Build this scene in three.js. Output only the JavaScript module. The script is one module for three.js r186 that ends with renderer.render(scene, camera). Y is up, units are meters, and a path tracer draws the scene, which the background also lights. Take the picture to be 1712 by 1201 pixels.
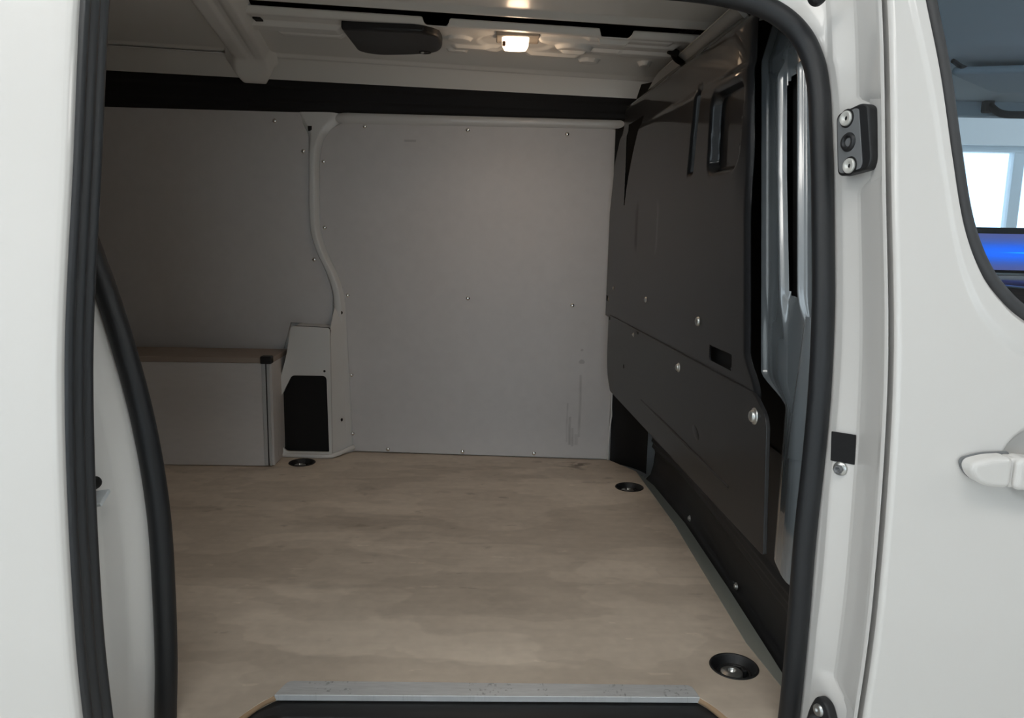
import * as THREE from 'three';
import { mergeGeometries, toCreasedNormals } from 'three/addons/utils/BufferGeometryUtils.js';
import { RoundedBoxGeometry } from 'three/addons/geometries/RoundedBoxGeometry.js';
import { RectAreaLightUniformsLib } from 'three/addons/lights/RectAreaLightUniformsLib.js';

// ---------------------------------------------------------------- camera, sky, lights, exposure
// y = 0 is the load floor of the van, x runs to its nose, z towards the photographer
const scene = new THREE.Scene();
const camera = new THREE.PerspectiveCamera(2 * Math.atan(600.5 / 1288) * 180 / Math.PI, 1712 / 1201, 0.05, 100);
camera.position.set(0, 0.78, 2.62);
camera.rotation.set(-0.163, -0.022, 0.0187, 'YXZ');
scene.add(camera);

const renderer = new THREE.WebGLRenderer({ antialias: true });
renderer.toneMapping = THREE.LinearToneMapping;
renderer.toneMappingExposure = 0.62;
renderer.shadowMap.enabled = true;
RectAreaLightUniformsLib.init();

scene.background = new THREE.Color().setRGB(0.86, 0.94, 1.0);   // bright overcast sky outside the showroom
scene.backgroundIntensity = 3.75;
const PANEL_LIGHT = 10.8;                                        // showroom ceiling panels
const LAMP = { color: new THREE.Color().setRGB(1.0, 0.70, 0.46), intensity: 0.27 };

// ---------------------------------------------------------------- helpers
const used = {};
function numbered(n) { used[n] = (used[n] ?? -1) + 1; return used[n] ? n + '_' + String(used[n]).padStart(3, '0') : n; }
function mesh(name, geo, m, parent) {
  const o = new THREE.Mesh(geo, m); o.name = parent ? name : numbered(name);
  o.castShadow = o.receiveShadow = true; (parent ?? scene).add(o); return o;
}
function group(name, pos = [0, 0, 0], turn = 0) {
  const g = new THREE.Group(); g.name = numbered(name); g.position.set(...pos); g.rotation.y = turn; scene.add(g); return g;
}
function tag(o, label, category, grp) { o.userData.label = label; o.userData.category = category; if (grp) o.userData.group = grp; return o; }
function struct(o) { o.userData.kind = 'structure'; return o; }
function rng(seed) { return () => { seed |= 0; seed = seed + 0x6D2B79F5 | 0; let t = Math.imul(seed ^ seed >>> 15, 1 | seed); t = t + Math.imul(t ^ t >>> 7, 61 | t) ^ t; return ((t ^ t >>> 14) >>> 0) / 4294967296; }; }
const clamp = (v, a = 0, b = 1) => Math.min(b, Math.max(a, v));
const sstep = (a, b, v) => { const t = clamp((v - a) / (b - a)); return t * t * (3 - 2 * t); };
const lerp = (a, b, t) => a + (b - a) * t;
function pw(pts, t) {                                            // piecewise linear through [t, value]
  if (t <= pts[0][0]) return pts[0][1];
  for (let i = 1; i < pts.length; i++) if (t <= pts[i][0]) return lerp(pts[i - 1][1], pts[i][1], (t - pts[i - 1][0]) / (pts[i][0] - pts[i - 1][0]));
  return pts[pts.length - 1][1];
}
function sm(pts, t) {                                            // the same, smooth
  const n = pts.length; if (t <= pts[0][0]) return pts[0][1]; if (t >= pts[n - 1][0]) return pts[n - 1][1];
  let i = 1; while (t > pts[i][0]) i++;
  const s = (k) => k <= 0 || k >= n - 1 ? (pts[Math.min(n - 1, k + 1)][1] - pts[Math.max(0, k - 1)][1]) / (pts[Math.min(n - 1, k + 1)][0] - pts[Math.max(0, k - 1)][0])
    : (pts[k + 1][1] - pts[k - 1][1]) / (pts[k + 1][0] - pts[k - 1][0]);
  const h = pts[i][0] - pts[i - 1][0], u = (t - pts[i - 1][0]) / h, a = pts[i - 1][1], b = pts[i][1], u2 = u * u, u3 = u2 * u;
  return (2 * u3 - 3 * u2 + 1) * a + (u3 - 2 * u2 + u) * h * s(i - 1) + (3 * u2 - 2 * u3) * b + (u3 - u2) * h * s(i);
}
// a grid surface; fn(u, v) gives a point; t gives it thickness away from its normal; skip(u, v) leaves a cell out
function sheet(nu, nv, fn, { t = 0, flip = false, skip = null } = {}) {
  const P = [], uv = [], idx = [], at = (i, j) => j * (nu + 1) + i;
  for (let j = 0; j <= nv; j++) for (let i = 0; i <= nu; i++) { const p = fn(i / nu, j / nv); P.push(p[0], p[1], p[2]); uv.push(p[3] ?? p[0], p[4] ?? p[1]); }
  const gone = (i, j) => i < 0 || j < 0 || i >= nu || j >= nv || (skip && skip((i + 0.5) / nu, (j + 0.5) / nv));
  const quad = (a, b, c, d) => flip ? idx.push(a, c, b, a, d, c) : idx.push(a, b, c, a, c, d);
  for (let j = 0; j < nv; j++) for (let i = 0; i < nu; i++) if (!gone(i, j)) quad(at(i, j), at(i + 1, j), at(i + 1, j + 1), at(i, j + 1));
  const g = new THREE.BufferGeometry();
  g.setAttribute('position', new THREE.Float32BufferAttribute(P, 3));
  g.setAttribute('uv', new THREE.Float32BufferAttribute(uv, 2));
  g.setIndex(idx); g.computeVertexNormals();
  if (!t) return g;
  const N = g.attributes.normal.array, n = P.length / 3, Q = [], quv = [], qi = [];
  for (let k = 0; k < n; k++) Q.push(P[3 * k] - N[3 * k] * t, P[3 * k + 1] - N[3 * k + 1] * t, P[3 * k + 2] - N[3 * k + 2] * t);
  for (let k = 0; k < idx.length; k += 3) qi.push(idx[k], idx[k + 2], idx[k + 1]);
  const back = new THREE.BufferGeometry();
  back.setAttribute('position', new THREE.Float32BufferAttribute(Q, 3)); back.setAttribute('uv', new THREE.Float32BufferAttribute(uv, 2));
  back.setIndex(qi); back.computeVertexNormals();
  const R = [], ruv = [], ri = [];
  const edge = (a, b) => { const s = R.length / 3; for (const [arr, k] of [[P, a], [P, b], [Q, b], [Q, a]]) { R.push(arr[3 * k], arr[3 * k + 1], arr[3 * k + 2]); ruv.push(uv[2 * k], uv[2 * k + 1]); } flip ? ri.push(s, s + 1, s + 2, s, s + 2, s + 3) : ri.push(s, s + 2, s + 1, s, s + 3, s + 2); };
  for (let j = 0; j < nv; j++) for (let i = 0; i < nu; i++) if (!gone(i, j)) {
    if (gone(i, j - 1)) edge(at(i, j), at(i + 1, j)); if (gone(i + 1, j)) edge(at(i + 1, j), at(i + 1, j + 1));
    if (gone(i, j + 1)) edge(at(i + 1, j + 1), at(i, j + 1)); if (gone(i - 1, j)) edge(at(i, j + 1), at(i, j));
  }
  const rim = new THREE.BufferGeometry();
  rim.setAttribute('position', new THREE.Float32BufferAttribute(R, 3)); rim.setAttribute('uv', new THREE.Float32BufferAttribute(ruv, 2)); rim.setIndex(ri); rim.computeVertexNormals();
  return mergeGeometries([g, back, rim]);
}
function shapeOf(pts, r = 0) {                                   // polygon with corners rounded by r (or by a third entry of a point)
  const s = new THREE.Shape(), n = pts.length, V = pts.map((p) => new THREE.Vector2(p[0], p[1]));
  for (let i = 0; i < n; i++) {
    const p = V[i], a = V[(i + n - 1) % n], b = V[(i + 1) % n], rr = Math.min(pts[i][2] ?? r, 0.48 * p.distanceTo(a), 0.48 * p.distanceTo(b));
    const p0 = p.clone().lerp(a, rr / p.distanceTo(a)), p1 = p.clone().lerp(b, rr / p.distanceTo(b));
    i ? s.lineTo(p0.x, p0.y) : s.moveTo(p0.x, p0.y);
    if (rr > 0) s.quadraticCurveTo(p.x, p.y, p1.x, p1.y);
  }
  s.closePath(); return s;
}
const hole = (pts, r) => new THREE.Path(shapeOf(pts, r).getPoints(8));
function circleHole(x, y, r) { const p = new THREE.Path(); p.absarc(x, y, r, 0, Math.PI * 2, true); return p; }
function ext(shape, depth, bevel = 0, seg = 2) {                 // extruded along +z from 0 to depth, bevel inside
  const g = new THREE.ExtrudeGeometry(shape, { depth: depth - 2 * bevel, bevelEnabled: bevel > 0, bevelThickness: bevel, bevelSize: bevel, bevelOffset: -bevel, bevelSegments: seg, curveSegments: 12 });
  return bevel ? g.translate(0, 0, bevel) : g;
}
function puff(shape, depth, bevel, seg = 6) {                     // a convex outline swelled outwards by a round edge
  return new THREE.ExtrudeGeometry(shape, { depth: depth - 2 * bevel, bevelEnabled: true, bevelThickness: bevel, bevelSize: bevel, bevelOffset: 0, bevelSegments: seg, curveSegments: 10 }).translate(0, 0, bevel);
}
const alongZ = (g) => g.rotateY(-Math.PI / 2);                   // drawn in (z, y), extruded towards -x
const flat = (g) => g.rotateX(-Math.PI / 2);                     // drawn in (x, -z), extruded upwards
const box = (x0, x1, y0, y1, z0, z1, r = 0.002) => {
  const w = [x1 - x0, y1 - y0, z1 - z0], g = r ? new RoundedBoxGeometry(...w, 2, Math.min(r, Math.min(...w) * 0.49)) : new THREE.BoxGeometry(...w);
  return g.translate((x0 + x1) / 2, (y0 + y1) / 2, (z0 + z1) / 2);
};
const lathe = (pts, n = 32) => new THREE.LatheGeometry(pts.map((p) => new THREE.Vector2(...p)), n);
const tube = (pts, r, n = 160, k = 14) => new THREE.TubeGeometry(new THREE.CatmullRomCurve3(pts.map((p) => new THREE.Vector3(...p)), false, 'centripetal'), n, r, k, false);
const join = (...g) => mergeGeometries(g.map((x) => { const y = x.index ? x.toNonIndexed() : x; return y; }));

// ---------------------------------------------------------------- textures
const hash = (x, y, s) => { let h = Math.imul(x, 374761393) + Math.imul(y, 668265263) + Math.imul(s, 362437); h = Math.imul(h ^ h >>> 13, 1274126177); return ((h ^ h >>> 16) >>> 0) / 4294967296; };
function vnoise(x, y, s) {
  const i = Math.floor(x), j = Math.floor(y), u = x - i, v = y - j, a = u * u * (3 - 2 * u), b = v * v * (3 - 2 * v);
  return lerp(lerp(hash(i, j, s), hash(i + 1, j, s), a), lerp(hash(i, j + 1, s), hash(i + 1, j + 1, s), a), b);
}
function fbm(x, y, s, o = 5) { let v = 0, a = 0.5, n = 0; for (let k = 0; k < o; k++) { v += a * vnoise(x, y, s + k); n += a; a *= 0.5; x *= 2.03; y *= 2.03; } return v / n; }
function dtex(w, h, fn, srgb = true) {
  const d = new Uint8Array(w * h * 4);
  for (let j = 0; j < h; j++) for (let i = 0; i < w; i++) { const c = fn(i / w, j / h); const k = 4 * (j * w + i); d[k] = clamp(c[0], 0, 255); d[k + 1] = clamp(c[1], 0, 255); d[k + 2] = clamp(c[2], 0, 255); d[k + 3] = 255; }
  const t = new THREE.DataTexture(d, w, h); t.magFilter = THREE.LinearFilter; t.minFilter = THREE.LinearMipmapLinearFilter; t.generateMipmaps = true;
  t.wrapS = t.wrapT = THREE.RepeatWrapping; if (srgb) t.colorSpace = THREE.SRGBColorSpace; t.needsUpdate = true; return t;
}
// load floor: film-faced plywood with rubbed and dusty patches, stains and scuffs; covers 2.8 x 1.6 m
const rF = rng(11), scuffs = [], stains = [];
for (let k = 0; k < 70; k++) scuffs.push([-1.2 + 1.7 * rF(), 0.1 + 1.3 * rF(), 0.01 + 0.05 * rF() * rF(), 0.0015 + 0.003 * rF(), (rF() - 0.5) * 0.3, rF() < 0.55 ? 16 : -20]);
for (let k = 0; k < 46; k++) stains.push([-1.0 + 1.4 * rF(), 0.05 + 0.9 * rF(), 0.006 + 0.028 * rF() * rF(), -12 - 20 * rF()]);
stains.push([0.27, 0.09, 0.05, -52], [0.28, 0.13, 0.028, -48], [0.31, 0.085, 0.045, -30], [-0.2, 0.55, 0.02, -40]);
const floorTex = dtex(1400, 800, (u, v) => {
  const x = -2.2 + 2.8 * u, z = 1.55 - 1.6 * v;
  let g = 0;
  const rub = fbm(x * 2.2, z * 5.5, 3), rub2 = fbm(x * 7, z * 19, 9), fine = fbm(x * 60, z * 60, 21, 3), streak = fbm(x * 9, z * 70, 33, 3);
  g += (sstep(0.485, 0.53, rub) - 0.5) * 12 + (sstep(0.50, 0.53, fbm(x * 3.1 + 5, z * 6.5, 91)) - 0.5) * 9 + (rub2 - 0.5) * 20 + (fine - 0.5) * 12 + (streak - 0.5) * 9;
  const dark = sstep(0.57, 0.7, fbm(x * 5 + 7, z * 8, 51)); g -= dark * 7;
  for (const [sx, sz, r, d] of stains) { const q = Math.hypot(x - sx, (z - sz) * 1.6); if (q < r * 1.6) g += d * sstep(r * 1.5, r * 0.2, q * (0.75 + 0.5 * fine)) * sstep(0.35, 0.6, fbm(x * 40, z * 55, 77, 3)); }
  for (const [sx, sz, l, w, a, d] of scuffs) { const dx = x - sx, dz = z - sz, p = dx * Math.cos(a) + dz * Math.sin(a), q = -dx * Math.sin(a) + dz * Math.cos(a); if (Math.abs(p) < l && Math.abs(q) < w * 2) g += d * sstep(l, l * 0.5, Math.abs(p)) * sstep(w * 2, w * 0.3, Math.abs(q)) * sstep(0.3, 0.6, fbm(x * 90, z * 160, 5, 2)); }
  return [205 + g, 192 + g * 0.98, 176 + g * 0.94];
});
floorTex.repeat.set(1 / 2.8, 1 / 1.6); floorTex.offset.set(2.2 / 2.8, 1.55 / 1.6);
// lining board: matt off-white with faint grime, smears low on the right
const liningTex = dtex(1024, 512, (u, v) => {
  const x = -2.0 + 2.5 * u, y = 1.25 * v;
  let g = (fbm(x * 3, y * 3, 4) - 0.5) * 9 + (fbm(x * 40, y * 40, 8, 2) - 0.5) * 5;
  const smear = (sx, y0, y1, w, d) => { const t = Math.abs(x - sx - 0.0007 * Math.sin(y * 40)); if (y > y0 && y < y1) g -= d * sstep(w, w * 0.3, t) * (0.4 + fbm(x * 80, y * 30, 6, 2)); };
  smear(0.295, 0.08, 0.30, 0.006, 22); smear(0.262, 0.05, 0.15, 0.006, 30); smear(0.272, 0.045, 0.11, 0.006, 26); smear(0.252, 0.06, 0.2, 0.004, 18); smear(0.285, 0.05, 0.09, 0.01, 14);
  if (Math.hypot((x - 0.296) / 1.2, y - 0.345) < 0.008 || Math.hypot(x - 0.296, y - 0.385) < 0.004) g -= 25;
  if (Math.abs(y - 1.072) < 0.004 && Math.abs(x + 0.295) < 0.02) g -= 22;
  return [217 + g, 213 + g, 211 + g];
});
liningTex.repeat.set(1 / 2.5, 1 / 1.25); liningTex.offset.set(2.0 / 2.5, 0);
const grain = dtex(256, 256, (u, v) => { const n = 128 + (hash(Math.floor(u * 256), Math.floor(v * 256), 2) - 0.5) * 110 + (hash(Math.floor(u * 128), Math.floor(v * 128), 5) - 0.5) * 100; return [n, n, n]; }, false);
grain.repeat.set(6, 6);
const aluTex = dtex(1024, 64, (u, v) => {
  let g = (fbm(u * 40, v * 60, 3, 3) - 0.5) * 26 + (fbm(u * 10, v * 3, 13) - 0.5) * 18;
  for (const [c, w] of [[0.10, 0.03], [0.17, 0.02], [0.5, 0.05], [0.62, 0.012], [0.79, 0.03], [0.93, 0.03]]) if (Math.abs(u - c) < w) g -= 45 * sstep(0.6, 0.8, fbm(u * 170, v * 9, 7, 3)) * sstep(0, 0.3, v);
  return [198 + g, 200 + g, 201 + g];
});
aluTex.repeat.set(1 / 0.74, 1 / 0.05); aluTex.offset.set(0.5, 0);
const dustTex = dtex(512, 512, (u, v) => { const n = 30 + 26 * sstep(0.5, 0.75, fbm(u * 5, v * 5, 3)) + (fbm(u * 60, v * 60, 4, 2) - 0.5) * 10; return [n, n, n + 1]; });
const woodTex = dtex(256, 256, (u, v) => { const g = fbm(u * 3, v * 40, 3); return [96 + 60 * g, 62 + 40 * g, 52 + 36 * g]; });

// ---------------------------------------------------------------- materials
const std = (c, rough, o = {}) => new THREE.MeshStandardMaterial({ color: c, roughness: rough, side: THREE.DoubleSide, ...o });
const phy = (c, rough, o = {}) => new THREE.MeshPhysicalMaterial({ color: c, roughness: rough, side: THREE.DoubleSide, ...o });
const M = {
  paint: phy(0xdbd9d6, 0.42, { clearcoat: 0.5, clearcoatRoughness: 0.08 }),
  inner: phy(0xe6e5e2, 0.45, { clearcoat: 0.7, clearcoatRoughness: 0.16 }),
  roof: phy(0xebeae6, 0.45, { clearcoat: 0.6, clearcoatRoughness: 0.2 }),
  lining: std(0xffffff, 0.62, { map: liningTex, bumpMap: grain, bumpScale: 0.0001 }),
  floor: std(0xffffff, 0.6, { map: floorTex, bumpMap: grain, bumpScale: 0.0001 }),
  floorEdge: std(0x8a8d86, 0.6),
  ply: std(0x9c8266, 0.75),
  board: std(0xa89a8e, 0.6),
  blackPlastic: std(0x1d1e20, 0.5, { bumpMap: grain, bumpScale: 0.00008 }),
  bulkhead: phy(0x1b1c1e, 0.5, { specularIntensity: 0.2, clearcoat: 0.55, clearcoatRoughness: 0.06 }),
  lower: phy(0x1e1e1f, 0.5, { specularIntensity: 0.5, clearcoat: 0.4, clearcoatRoughness: 0.15 }),
  column: phy(0x6e7478, 0.2, { ior: 2.0, clearcoat: 1, clearcoatRoughness: 0.05 }),
  dark: std(0x060607, 0.75),
  trim: std(0x0a0b0e, 0.75),
  rubber: std(0x1b1d20, 0.48, { bumpMap: grain, bumpScale: 0.00006 }),
  edgeRubber: std(0x2e3033, 0.42),
  rubberGrey: std(0x3a3b3d, 0.55),
  alu: std(0xffffff, 0.42, { map: aluTex, metalness: 0.25 }),
  zinc: std(0xc9cbc9, 0.3, { metalness: 0.9 }),
  rivet: std(0xf2f2ef, 0.16, { metalness: 1 }),
  steel: std(0xb9b8b0, 0.25, { metalness: 1 }),
  plateGrey: std(0x737577, 0.5),
  glass: phy(0xcfe3f2, 0.02, { transmission: 1, thickness: 0, ior: 1.45 }),
  clear: phy(0xf4fbff, 0.02, { transmission: 1, thickness: 0, ior: 1.45 }),
  wall: std(0xe9eaea, 0.85),
  ceil: std(0xefefef, 0.9),
  ground: std(0xdcd9d3, 0.35),
  frame: std(0xd9e0e4, 0.5),
  headliner: std(0xe6ecee, 0.9),
  visor: std(0xc2cbd0, 0.85),
  cabDark: std(0x2b2c30, 0.7),
  wood: std(0xffffff, 0.5, { map: woodTex }),
  lens: new THREE.MeshStandardMaterial({ color: 0xfff0dd, roughness: 0.3, emissive: new THREE.Color().setRGB(1.0, 0.74, 0.5), emissiveIntensity: 4.5 }),
  panel: new THREE.MeshStandardMaterial({ color: 0xffffff, roughness: 0.5, emissive: 0xffffff, emissiveIntensity: 3 }),
};

// ---------------------------------------------------------------- the shape of the van's side, seen end-on
const ZB = [[-0.6, 1.52], [-0.3, 1.58], [-0.1, 1.612], [0.1, 1.637], [0.3, 1.648], [0.6, 1.629], [0.85, 1.575], [1.1, 1.515], [1.3, 1.44]];
const Zb = (y) => sm(ZB, y);
const CY = (x) => 1.285 - 0.04 * x;                               // underside of the roof
const BX = (z) => 0.368 + 0.047 * z;                              // face of the bulkhead

// ---------------------------------------------------------------- showroom
{
  const X0 = -6.5, X1 = 7.5, Z0 = -3.7, Z1 = 8, Y0 = -0.62, Y1 = 2.7;
  struct(mesh('floor_showroom', box(X0 - 0.2, X1 + 0.2, Y0 - 0.2, Y0, Z0 - 0.2, Z1 + 0.2, 0), M.ground));
  struct(mesh('ceiling_showroom', box(X0 - 0.2, X1 + 0.2, Y1, Y1 + 0.2, Z0 - 0.2, Z1 + 0.2, 0), M.ceil));
  let winNo = 0;
  const openings = (name, at, turn, u0, u1, list) => {            // a wall drawn in (u, y), turned and set in its place
    const s = shapeOf([[u0, Y0], [u1, Y0], [u1, Y1], [u0, Y1]]);
    for (const [a, b, c, d] of list) s.holes.push(hole([[a, c], [a, d], [b, d], [b, c]]));
    const w = struct(mesh(name, ext(s, 0.2), M.wall)); w.position.set(...at); w.rotation.y = turn;
    list.forEach(([a, b, c, d, n]) => {
      const g = struct(group('window_' + (++winNo), at, turn)), f = 0.05, z = 0.1;
      mesh('window_frame', join(box(a, a + f, c, d, z - 0.04, z + 0.04), box(b - f, b, c, d, z - 0.04, z + 0.04), box(a + f, b - f, c, c + f, z - 0.04, z + 0.04), box(a + f, b - f, d - f, d, z - 0.04, z + 0.04)), M.frame, g);
      const st = (b - a) / n;
      for (let i = 1; i < n; i++) mesh('mullion', box(a + i * st - 0.045, a + i * st + 0.045, c + f, d - f, z - 0.035, z + 0.035), M.frame, g);
      for (let i = 0; i < n; i++) mesh('pane', new THREE.PlaneGeometry(st - 0.1, d - c - 0.1).translate(a + (i + 0.5) * st, (c + d) / 2, z), M.clear, g);
    });
  };
  openings('wall_far', [0, 0, Z0 - 0.2], 0, X0, X1, [[2.2, 6.3, 0.1, 1.545, 2]]);
  openings('wall_behind', [0, 0, Z1], 0, X0, X1, [[-2.3, 1.9, -0.2, 2.4, 4]]);
  openings('wall_east', [X1, 0, 0], Math.PI / 2, -Z1, -Z0, [[-2.0, 2.2, 0.0, 2.3, 3]]);
  openings('wall_west', [X0 - 0.2, 0, 0], Math.PI / 2, -Z1, -Z0, [[-7.6, -1.9, -0.4, 2.5, 4]]);
  let k = 0;
  for (const [x, z, where] of [[-4.8, 3.0, 'above the slid-back sliding door, farthest to the rear'], [-3.2, 3.6, 'set a little out, behind the sliding door edge'], [-1.6, 3.0, 'just to the rear of the door opening'], [0.1, 3.1, 'straight over the spot before the door opening'], [3.3, 3.0, 'over the cab door of the van'], [4.6, -1.8, 'on the far side of the cab']]) {
    const g = group('ceiling_light', [x, Y1 - 0.03, z]);
    tag(g, 'white showroom ceiling light panel ' + where, 'ceiling light', 'showroom ceiling light panels');
    mesh('frame', join(box(-0.62, 0.62, -0.01, 0.03, -0.32, -0.3), box(-0.62, 0.62, -0.01, 0.03, 0.3, 0.32), box(-0.62, -0.6, -0.01, 0.03, -0.3, 0.3), box(0.6, 0.62, -0.01, 0.03, -0.3, 0.3)), M.frame, g);
    mesh('diffuser', box(-0.6, 0.6, 0, 0.02, -0.3, 0.3, 0), M.panel, g);
    const l = new THREE.RectAreaLight(0xfffaf2, PANEL_LIGHT, 1.2, 0.6); l.position.set(x, Y1 - 0.05, z); l.lookAt(x, -5, z); l.castShadow = true; scene.add(l); k++;
  }
}

// ---------------------------------------------------------------- load floor, far wall, rear wall
const LASH = [[-0.646, 0.1], [0.425, 0.316], [0.447, 1.323]];
{
  const s = new THREE.Shape();                                    // drawn in (x, -z)
  s.moveTo(-2.2, 0.2); s.lineTo(-0.5, 0.05); s.lineTo(0.40, -0.02); s.lineTo(0.475, -0.15); s.lineTo(0.505, -0.3); s.lineTo(0.527, -0.62); s.lineTo(0.53, -1.0); s.lineTo(0.529, -1.29); s.lineTo(0.527, -1.44); s.lineTo(0.51, -1.54);
  s.lineTo(0.43, -1.54); s.lineTo(0.388, -1.470); s.quadraticCurveTo(0.37, -1.428, 0.352, -1.414); s.lineTo(-0.356, -1.414); s.quadraticCurveTo(-0.378, -1.425, -0.402, -1.476); s.lineTo(-0.44, -1.54); s.lineTo(-2.2, -1.54); s.closePath();
  for (const [x, z] of LASH) s.holes.push(circleHole(x, -z, 0.041));
  const fl = struct(mesh('floor', flat(ext(s, 0.012)).translate(0, -0.012, 0), M.floor));
  const e = new THREE.Shape(); e.moveTo(0.475, -0.15); e.lineTo(0.505, -0.3); e.lineTo(0.527, -0.62); e.lineTo(0.53, -1.0); e.lineTo(0.5285, -1.29); e.lineTo(0.527, -1.43); e.lineTo(0.516, -1.43); e.lineTo(0.496, -1.24); e.lineTo(0.496, -1.0); e.lineTo(0.497, -0.62); e.lineTo(0.482, -0.3); e.closePath();
  mesh('worn_edge', flat(ext(e, 0.0016)), M.floorEdge, fl);
  mesh('floor_edge', tube([[-0.445, -0.006, 1.545], [-0.404, -0.006, 1.478], [-0.392, -0.006, 1.452], [-0.376, -0.006, 1.427], [-0.36, -0.006, 1.4145]], 0.0058, 30, 8), M.ply, fl);
  mesh('floor_edge', tube([[0.433, -0.006, 1.545], [0.39, -0.006, 1.472], [0.378, -0.006, 1.447], [0.366, -0.006, 1.425], [0.356, -0.006, 1.4155]], 0.0058, 30, 8), M.ply, fl);

  // far wall: body metal, swaged pillar between the boards, glossy rail under the roof
  const w = struct(group('wall_back', [0, 0, 0], -0.07));
  mesh('body_panel', box(-2.4, 0.62, -0.1, 1.4, -0.06, -0.014, 0), M.inner, w);
  const L = [[0, -0.56], [0.3, -0.556], [0.45, -0.562], [0.56, -0.563], [0.634, -0.585], [0.705, -0.618], [0.785, -0.637], [1.0, -0.636], [1.085, -0.631], [1.105, -0.636], [1.125, -0.648], [1.16, -0.668]];
  const R = [[0, -0.505], [0.3, -0.512], [0.45, -0.517], [0.56, -0.522], [0.634, -0.548], [0.705, -0.582], [0.785, -0.603], [1.0, -0.601], [1.04, -0.597], [1.09, -0.575], [1.12, -0.545], [1.14, -0.51], [1.16, -0.49]];
  mesh('pillar', sheet(28, 120, (u, v) => {
    const y = 1.17 * v, a = sm(L, y) - 0.004, b = sm(R, y) + 0.004, x = lerp(a, b, u);
    const wdt = b - a, ridge = 0.016 * sstep(0, 0.012 / wdt, u) * sstep(1, 1 - 0.4, u) + 0.004 * Math.sin(Math.PI * u);
    const top = sstep(1.06, 1.12, y);
    return [x, y, -0.007 + ridge * 1.15 * (1 - 0.6 * top) + 0.003 * top];
  }), M.inner, w);
  mesh('square_hole', box(-0.634, -0.621, 1.100, 1.116, -0.006, 0.0065, 0.0005), M.dark, w);
  for (const y of [0.497, 0.125]) mesh('slot', new THREE.CylinderGeometry(0.0042, 0.0042, 0.004, 16).rotateX(Math.PI / 2).scale(0.8, 1.3, 1).translate(-0.530, y, y > 0.3 ? 0.012 : 0.034), M.dark, w);
  // rounded glossy rail
  mesh('rail', sheet(60, 14, (u, v) => {
    const x = lerp(-0.585, 0.442, u), a = Math.PI * (v - 0.5), th = 0.021 - 0.004 * u, yc = 1.145 - 0.012 * u;
    const k = sstep(0, 0.08, u);
    return [x, yc + (0.4 + 0.6 * k) * th * Math.sin(a), -0.008 + 0.02 * k * Math.cos(a)];
  }), M.paint, w);
  // base box of the pillar with its cut-out
  const base = shapeOf([[-0.742, 0], [-0.552, 0], [-0.552, 0.452, 0.012], [-0.686, 0.456, 0.015], [-0.70, 0.36, 0.04], [-0.737, 0.235, 0.04]]);
  base.holes.push(hole([[-0.686, 0.287, 0.012], [-0.566, 0.289, 0.016], [-0.562, 0.022, 0.006], [-0.714, 0.020, 0.015], [-0.729, 0.045, 0.01], [-0.727, 0.206, 0.02]]));
  const solid = [[-0.742, 0], [-0.552, 0], [-0.552, 0.452, 0.012], [-0.686, 0.456, 0.015], [-0.70, 0.36, 0.04], [-0.737, 0.235, 0.04]];
  mesh('pillar_box', join(ext(shapeOf(solid), 0.09).translate(0, 0, -0.03), ext(base, 0.009, 0.0012).translate(0, 0, 0.0765)), M.inner, w);
  mesh('recess', ext(shapeOf(solid.map(([x, y, r]) => [x * 0.9995, y * 0.998, r])), 0.002).translate(0, 0, 0.0602), M.dark, w);
  const rim = shapeOf(solid); rim.holes.push(hole([[-0.690, 0.29, 0.012], [-0.563, 0.292, 0.016], [-0.559, 0.019, 0.006], [-0.716, 0.017, 0.015], [-0.732, 0.043, 0.01], [-0.73, 0.208, 0.02]]));
  mesh('recess', ext(rim, 0.0143).translate(0, 0, 0.0622), M.dark, w);
  mesh('pillar_flank', sheet(10, 40, (u, v) => {
    const y = 0.56 * v, k = 1 - sstep(0.42, 0.56, y);
    const x0 = -0.5535, x1 = -0.508 - 0.012 * v; return [lerp(x0, x1, u), y, lerp(-0.008 + 0.088 * k, -0.008, Math.pow(u, 0.85))];
  }), M.inner, w);
  mesh('foot_lip', tube([[-0.752, 0.008, 0.088], [-0.60, 0.008, 0.09], [-0.555, 0.009, 0.086], [-0.515, 0.014, 0.02], [-0.497, 0.02, 0.002]], 0.008, 40, 10), M.inner, w);
  mesh('small_hole', new THREE.CylinderGeometry(0.004, 0.004, 0.003, 14).rotateX(Math.PI / 2).translate(-0.572, 0.305, 0.085), M.dark, w);
  mesh('edge_foam', tube([[0.399, 0.003, 0.006], [0.4, 0.08, 0.004], [0.4045, 0.15, 0.004], [0.4055, 0.158, 0.006], [0.404, 0.2, 0.004], [0.405, 0.29, 0.004]], 0.0032, 50, 8), M.inner, w);

  // dark trim that covers the edge of the roof over the far wall
  const t = struct(group('trim_1'));
  mesh('trim_board', sheet(60, 24, (u, v) => {
    const x = lerp(-2.3, 0.46, u), yt = 1.236 - 0.043 * (x + 0.1), y = lerp(1.151 - 0.0155 * (x + 0.1), yt, v);
    const fold = 0.004 * sstep(0.30, 0.36, v) + 0.003 * sstep(0.68, 0.74, v);
    return [x, y, 0.07 * x + 0.012 + 0.012 * v + fold - 0.01 * sstep(0.08, 0, v)];
  }, { t: 0.004 }), M.trim, t);
  const rear = struct(group('wall_left'));
  mesh('rear_lining', box(-2.25, -2.2, -0.05, 1.4, -0.3, 1.6, 0), M.lining, rear);
}

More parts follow.
